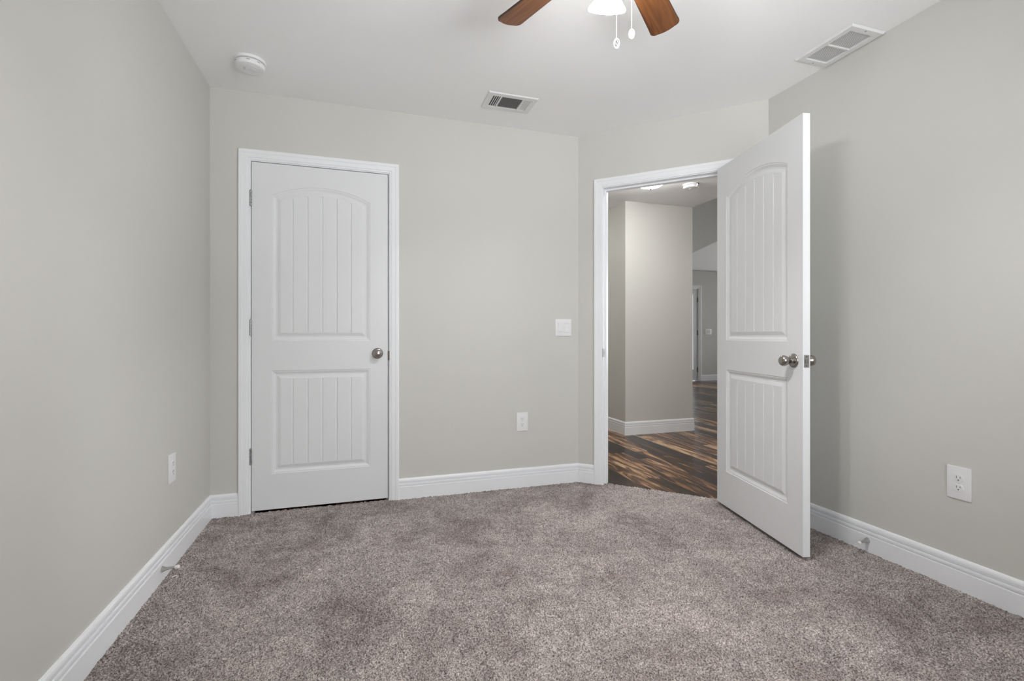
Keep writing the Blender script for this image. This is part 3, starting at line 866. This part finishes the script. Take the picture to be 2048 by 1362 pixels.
# ------------------------------------------------------------------ ceiling fan
FX, FYC, FZ = 0.768, 1.323, 2.265
fan = root('ceiling_fan', (FX, FYC, H), 0, 'ceiling fan with reddish brown wooden blades and lit glass shades', 'ceiling fan')
zb = FZ - H
bm = bmesh.new(); lathe(bm, [(0, 0), (0.075, 0), (0.082, -0.010), (0.080, -0.030), (0.110, -0.045), (0.118, -0.070), (0.118, -0.120), (0.105, -0.145), (0.085, -0.155), (0, -0.155)], None, 48)
link('motor_housing', bm, M['nickel'], fan, smooth=True)
bm = bmesh.new(); lathe(bm, [(0, -0.150), (0.055, -0.150), (0.058, -0.185), (0.052, -0.215), (0.034, -0.232), (0.034, -0.245), (0.015, -0.262), (0, -0.265)], None, 40)
link('switch_housing', bm, M['nickel'], fan, smooth=True)
def blade_shape():
    bm = bmesh.new()
    Rt, R0 = 0.553, 0.165
    w0, w1 = 0.045, 0.0580
    pts = []
    def edge(t): return w0 + (w1 - w0) * t
    xs = [0, 0.15, 0.35, 0.6, 0.85]
    for t in xs: pts.append((R0 + (Rt - R0) * t * 0.985, -edge(t)))
    rc = 0.024
    for k in range(7):
        a = -PI / 2 + k * PI / 12
        pts.append((Rt - rc + rc * math.cos(a) - 0.006, -w1 + rc + rc * math.sin(a)))
    pts.append((Rt - 0.001, -0.015)); pts.append((Rt, 0)); pts.append((Rt - 0.001, 0.015))
    for k in range(7):
        a = k * PI / 12
        pts.append((Rt - rc + rc * math.cos(a) - 0.006, w1 - rc + rc * math.sin(a)))
    for t in xs[::-1]: pts.append((R0 + (Rt - R0) * t * 0.985, edge(t)))
    th = 0.006
    a = [bm.verts.new((x, y, -th / 2)) for x, y in pts]; b = [bm.verts.new((x, y, th / 2)) for x, y in pts]
    # a narrow dark banded rim round the underside
    cx_ = sum(p[0] for p in pts) / len(pts)
    def inset(p): 
        return (p[0] + (cx_ - p[0]) * 0.008, p[1] * 0.965)
    ai = [bm.verts.new((*inset(p), -th / 2 - 0.0006)) for p in pts]
    bi = [bm.verts.new((*inset(p), th / 2 + 0.0006)) for p in pts]
    n = len(pts)
    bm.faces.new(ai[::-1]); bm.faces.new(bi)
    for k in range(n):
        j = (k + 1) % n
        for q in ((a[k], a[j], b[j], b[k]), (ai[k], ai[j], a[j], a[k]), (b[k], b[j], bi[j], bi[k])):
            bm.faces.new(q).material_index = 1
    return bm
bl = link('fan_blade', blade_shape(), [M['blade'], M['bladeedge']], fan)
bmi = bmesh.new()
prof = [(0.085, 0.016), (0.130, 0.012), (0.160, 0.026), (0.215, 0.030), (0.228, 0.018), (0.232, 0.0)]
pts = [(x, -y) for x, y in prof] + [(x, y) for x, y in prof[::-1][1:]]
prism(bmi, pts, 0.0042, 0.0085)
ir = link('blade_iron', bmi, M['nickel'], fan)
for k in range(5):
    b_ = bl if k == 0 else bl.copy()
    i_ = ir if k == 0 else ir.copy()
    for o in (b_, i_):
        if k: COL.objects.link(o)
        o.parent = fan
        o.matrix_local = Matrix.Translation((0, 0, zb)) @ Matrix.Rotation(math.radians(40.1 + 72 * k), 4, 'Z') @ Matrix.Rotation(math.radians(-11), 4, 'X')
# light kit: three bell shades
for az in (80, 200, 320):
    A = math.radians(az)
    dirv = Vector((math.cos(A), math.sin(A), 0))
    bm = bmesh.new()
    p = [(dirv * 0.025 + Vector((0, 0, -0.205))), (dirv * 0.050 + Vector((0, 0, -0.200))), (dirv * 0.066 + Vector((0, 0, -0.212))), (dirv * 0.072 + Vector((0, 0, -0.232)))]
    tube(bm, p, 0.008, 12)
    arm = link('light_arm', bm, M['nickel'], fan, smooth=True)
    tilt = math.radians(24)
    # shade axis points down and outward
    ax = (dirv * math.sin(tilt) + Vector((0, 0, -math.cos(tilt)))).normalized()
    mt = Matrix.Translation(dirv * 0.070 + Vector((0, 0, -0.226))) @ Vector((0, 0, 1)).rotation_difference(ax).to_matrix().to_4x4()
    bm = bmesh.new(); lathe(bm, [(0, -0.004), (0.020, -0.004), (0.023, 0.004), (0.023, 0.020), (0.020, 0.022), (0, 0.022)], mt, 28)
    link('lamp_socket', bm, M['nickel'], fan, smooth=True)
    bm = bmesh.new()
    outer = [(0.0225, 0.012), (0.0240, 0.022), (0.0275, 0.036), (0.0310, 0.052), (0.0360, 0.068), (0.0430, 0.083), (0.0520, 0.096), (0.0590, 0.104), (0.0620, 0.110), (0.0610, 0.1135)]
    inner = [(r_ - 0.003, z_) for r_, z_ in outer[::-1]]
    lathe(bm, outer + inner, mt, 44)
    link('lamp_shade', bm, M['shade'], fan, smooth=True)
    bm = bmesh.new(); sphere(bm, mt @ Vector((0, 0, 0.055)), 0.017, 16, 10)
    link('light_bulb', bm, M['bulb'], fan, smooth=True)
# pull chains with medallions
def pull_chain(x, y, z_top, z_med, fob_col, motif):
    bm = bmesh.new()
    z = z_top
    while z > z_med + 0.015:
        sphere(bm, Vector((x, y, z - H)), 0.0014, 6, 4)
        z -= 0.0034
    tube(bm, [(x, y, z_top - H), (x, y, z_med + 0.013 - H)], 0.0005, 5)
    c = link('pull_chain', bm, M['chain'], fan, smooth=True)
    bm = bmesh.new()
    mt = Matrix.Translation((x, y, z_med - H)) @ Matrix.Rotation(math.radians(-28), 4, 'Z') @ Matrix.Rotation(math.radians(14), 4, 'X') @ TO_FRONT @ Matrix.Diagonal((0.66, 1.0, 1.0, 1))
    R_ = 0.0148
    lathe(bm, [(0, -0.0018), (R_ - 0.001, -0.0018), (R_, -0.001), (R_, 0.002), (R_ - 0.0012, 0.0028), (R_ - 0.0030, 0.0026), (R_ - 0.0038, 0.0012), (0, 0.0012)], mt, 32)
    f = link('pull_medallion', bm, fob_col, c, smooth=True)
    f['label'] = 'light bulb motif medallion' if motif == 'bulb' else 'fan motif medallion'
    bm = bmesh.new()
    if motif == 'bulb':
        lathe(bm, [(0.0034, 0.001), (0.0034, 0.002), (0.0046, 0.0024), (0.0058, 0.002), (0.0058, 0.001)], mt @ Matrix.Translation((0, -0.0012, 0)), 20)
        vv = box(bm, -0.0022, 0.0045, 0.001, 0.0022, 0.0085, 0.0022)
        for q in vv: q.co = mt @ q.co
    else:
        for k in range(5):
            vv = box(bm, 0.0022, -0.0019, 0.001, 0.0095, 0.0019, 0.0022)
            mm = mt @ Matrix.Rotation(2 * PI * k / 5 + 0.3, 4, 'Z')
            for q in vv: q.co = mm @ q.co
        lathe(bm, [(0.0020, 0.001), (0.0020, 0.0024), (0, 0.0026)], mt, 12)
    link('motif', bm, M['steel'] if motif == 'bulb' else M['ivory'], f)
pull_chain(0.740 - FX, 1.290 - FYC, 2.21, 1.9055, M['vent'], 'bulb')
pull_chain(0.8036 - FX, 1.310 - FYC, 2.21, 1.958, M['ivory'], 'fan')

# ------------------------------------------------------------------ hall ceiling light, two added unseen ones, and fitting
def dome_light(loc, label, glow='dome'):
    r = root('hall_ceiling_light', loc, 0, label, 'ceiling light')
    bm = bmesh.new(); lathe(bm, [(0, 0), (0.150, 0), (0.155, -0.010), (0.150, -0.028), (0.140, -0.032), (0, -0.032)], None, 48)
    link('mounting_pan', bm, M['chrome'], r, smooth=True)
    bm = bmesh.new(); lathe(bm, [(0.140, -0.030), (0.135, -0.048), (0.118, -0.070), (0.090, -0.088), (0.055, -0.099), (0.015, -0.103), (0, -0.103)], None, 48)
    link('glass_dome', bm, M[glow], r, smooth=True)
    bm = bmesh.new(); lathe(bm, [(0, -0.100), (0.013, -0.101), (0.013, -0.104), (0.006, -0.107), (0.006, -0.109), (0.010, -0.113), (0.010, -0.119), (0.005, -0.124), (0, -0.125)], None, 24)
    link('finial', bm, M['chrome'], r, smooth=True)
dome_light((2.465, 3.706, H), 'lit dome ceiling light in the hall peeking under the door head')
dome_light((3.00, 2.72, H), 'added unseen dome light in the hall brightening the pillar face', 'dome_hall_fill')  # added out of view to light the pillar face evenly
dome_light((2.10, 6.15, H), 'added unseen dome light in the corridor brightening the pillar side', 'dome_corridor_fill')  # added out of view to light the pillar's left side
r = root('ceiling_fitting', (2.985, 3.745, H), 0, 'tiny chrome fitting on the hall ceiling right of the smoke detector', 'ceiling fitting')
bm = bmesh.new(); lathe(bm, [(0, 0), (0.022, 0), (0.020, -0.006), (0.010, -0.008), (0.008, -0.020), (0, -0.020)], None, 24)
link('escutcheon', bm, M['chrome'], r, smooth=True)
bm = bmesh.new(); sphere(bm, Vector((0, 0, -0.028)), 0.012, 16, 10)
link('head', bm, M['chrome'], r, smooth=True)
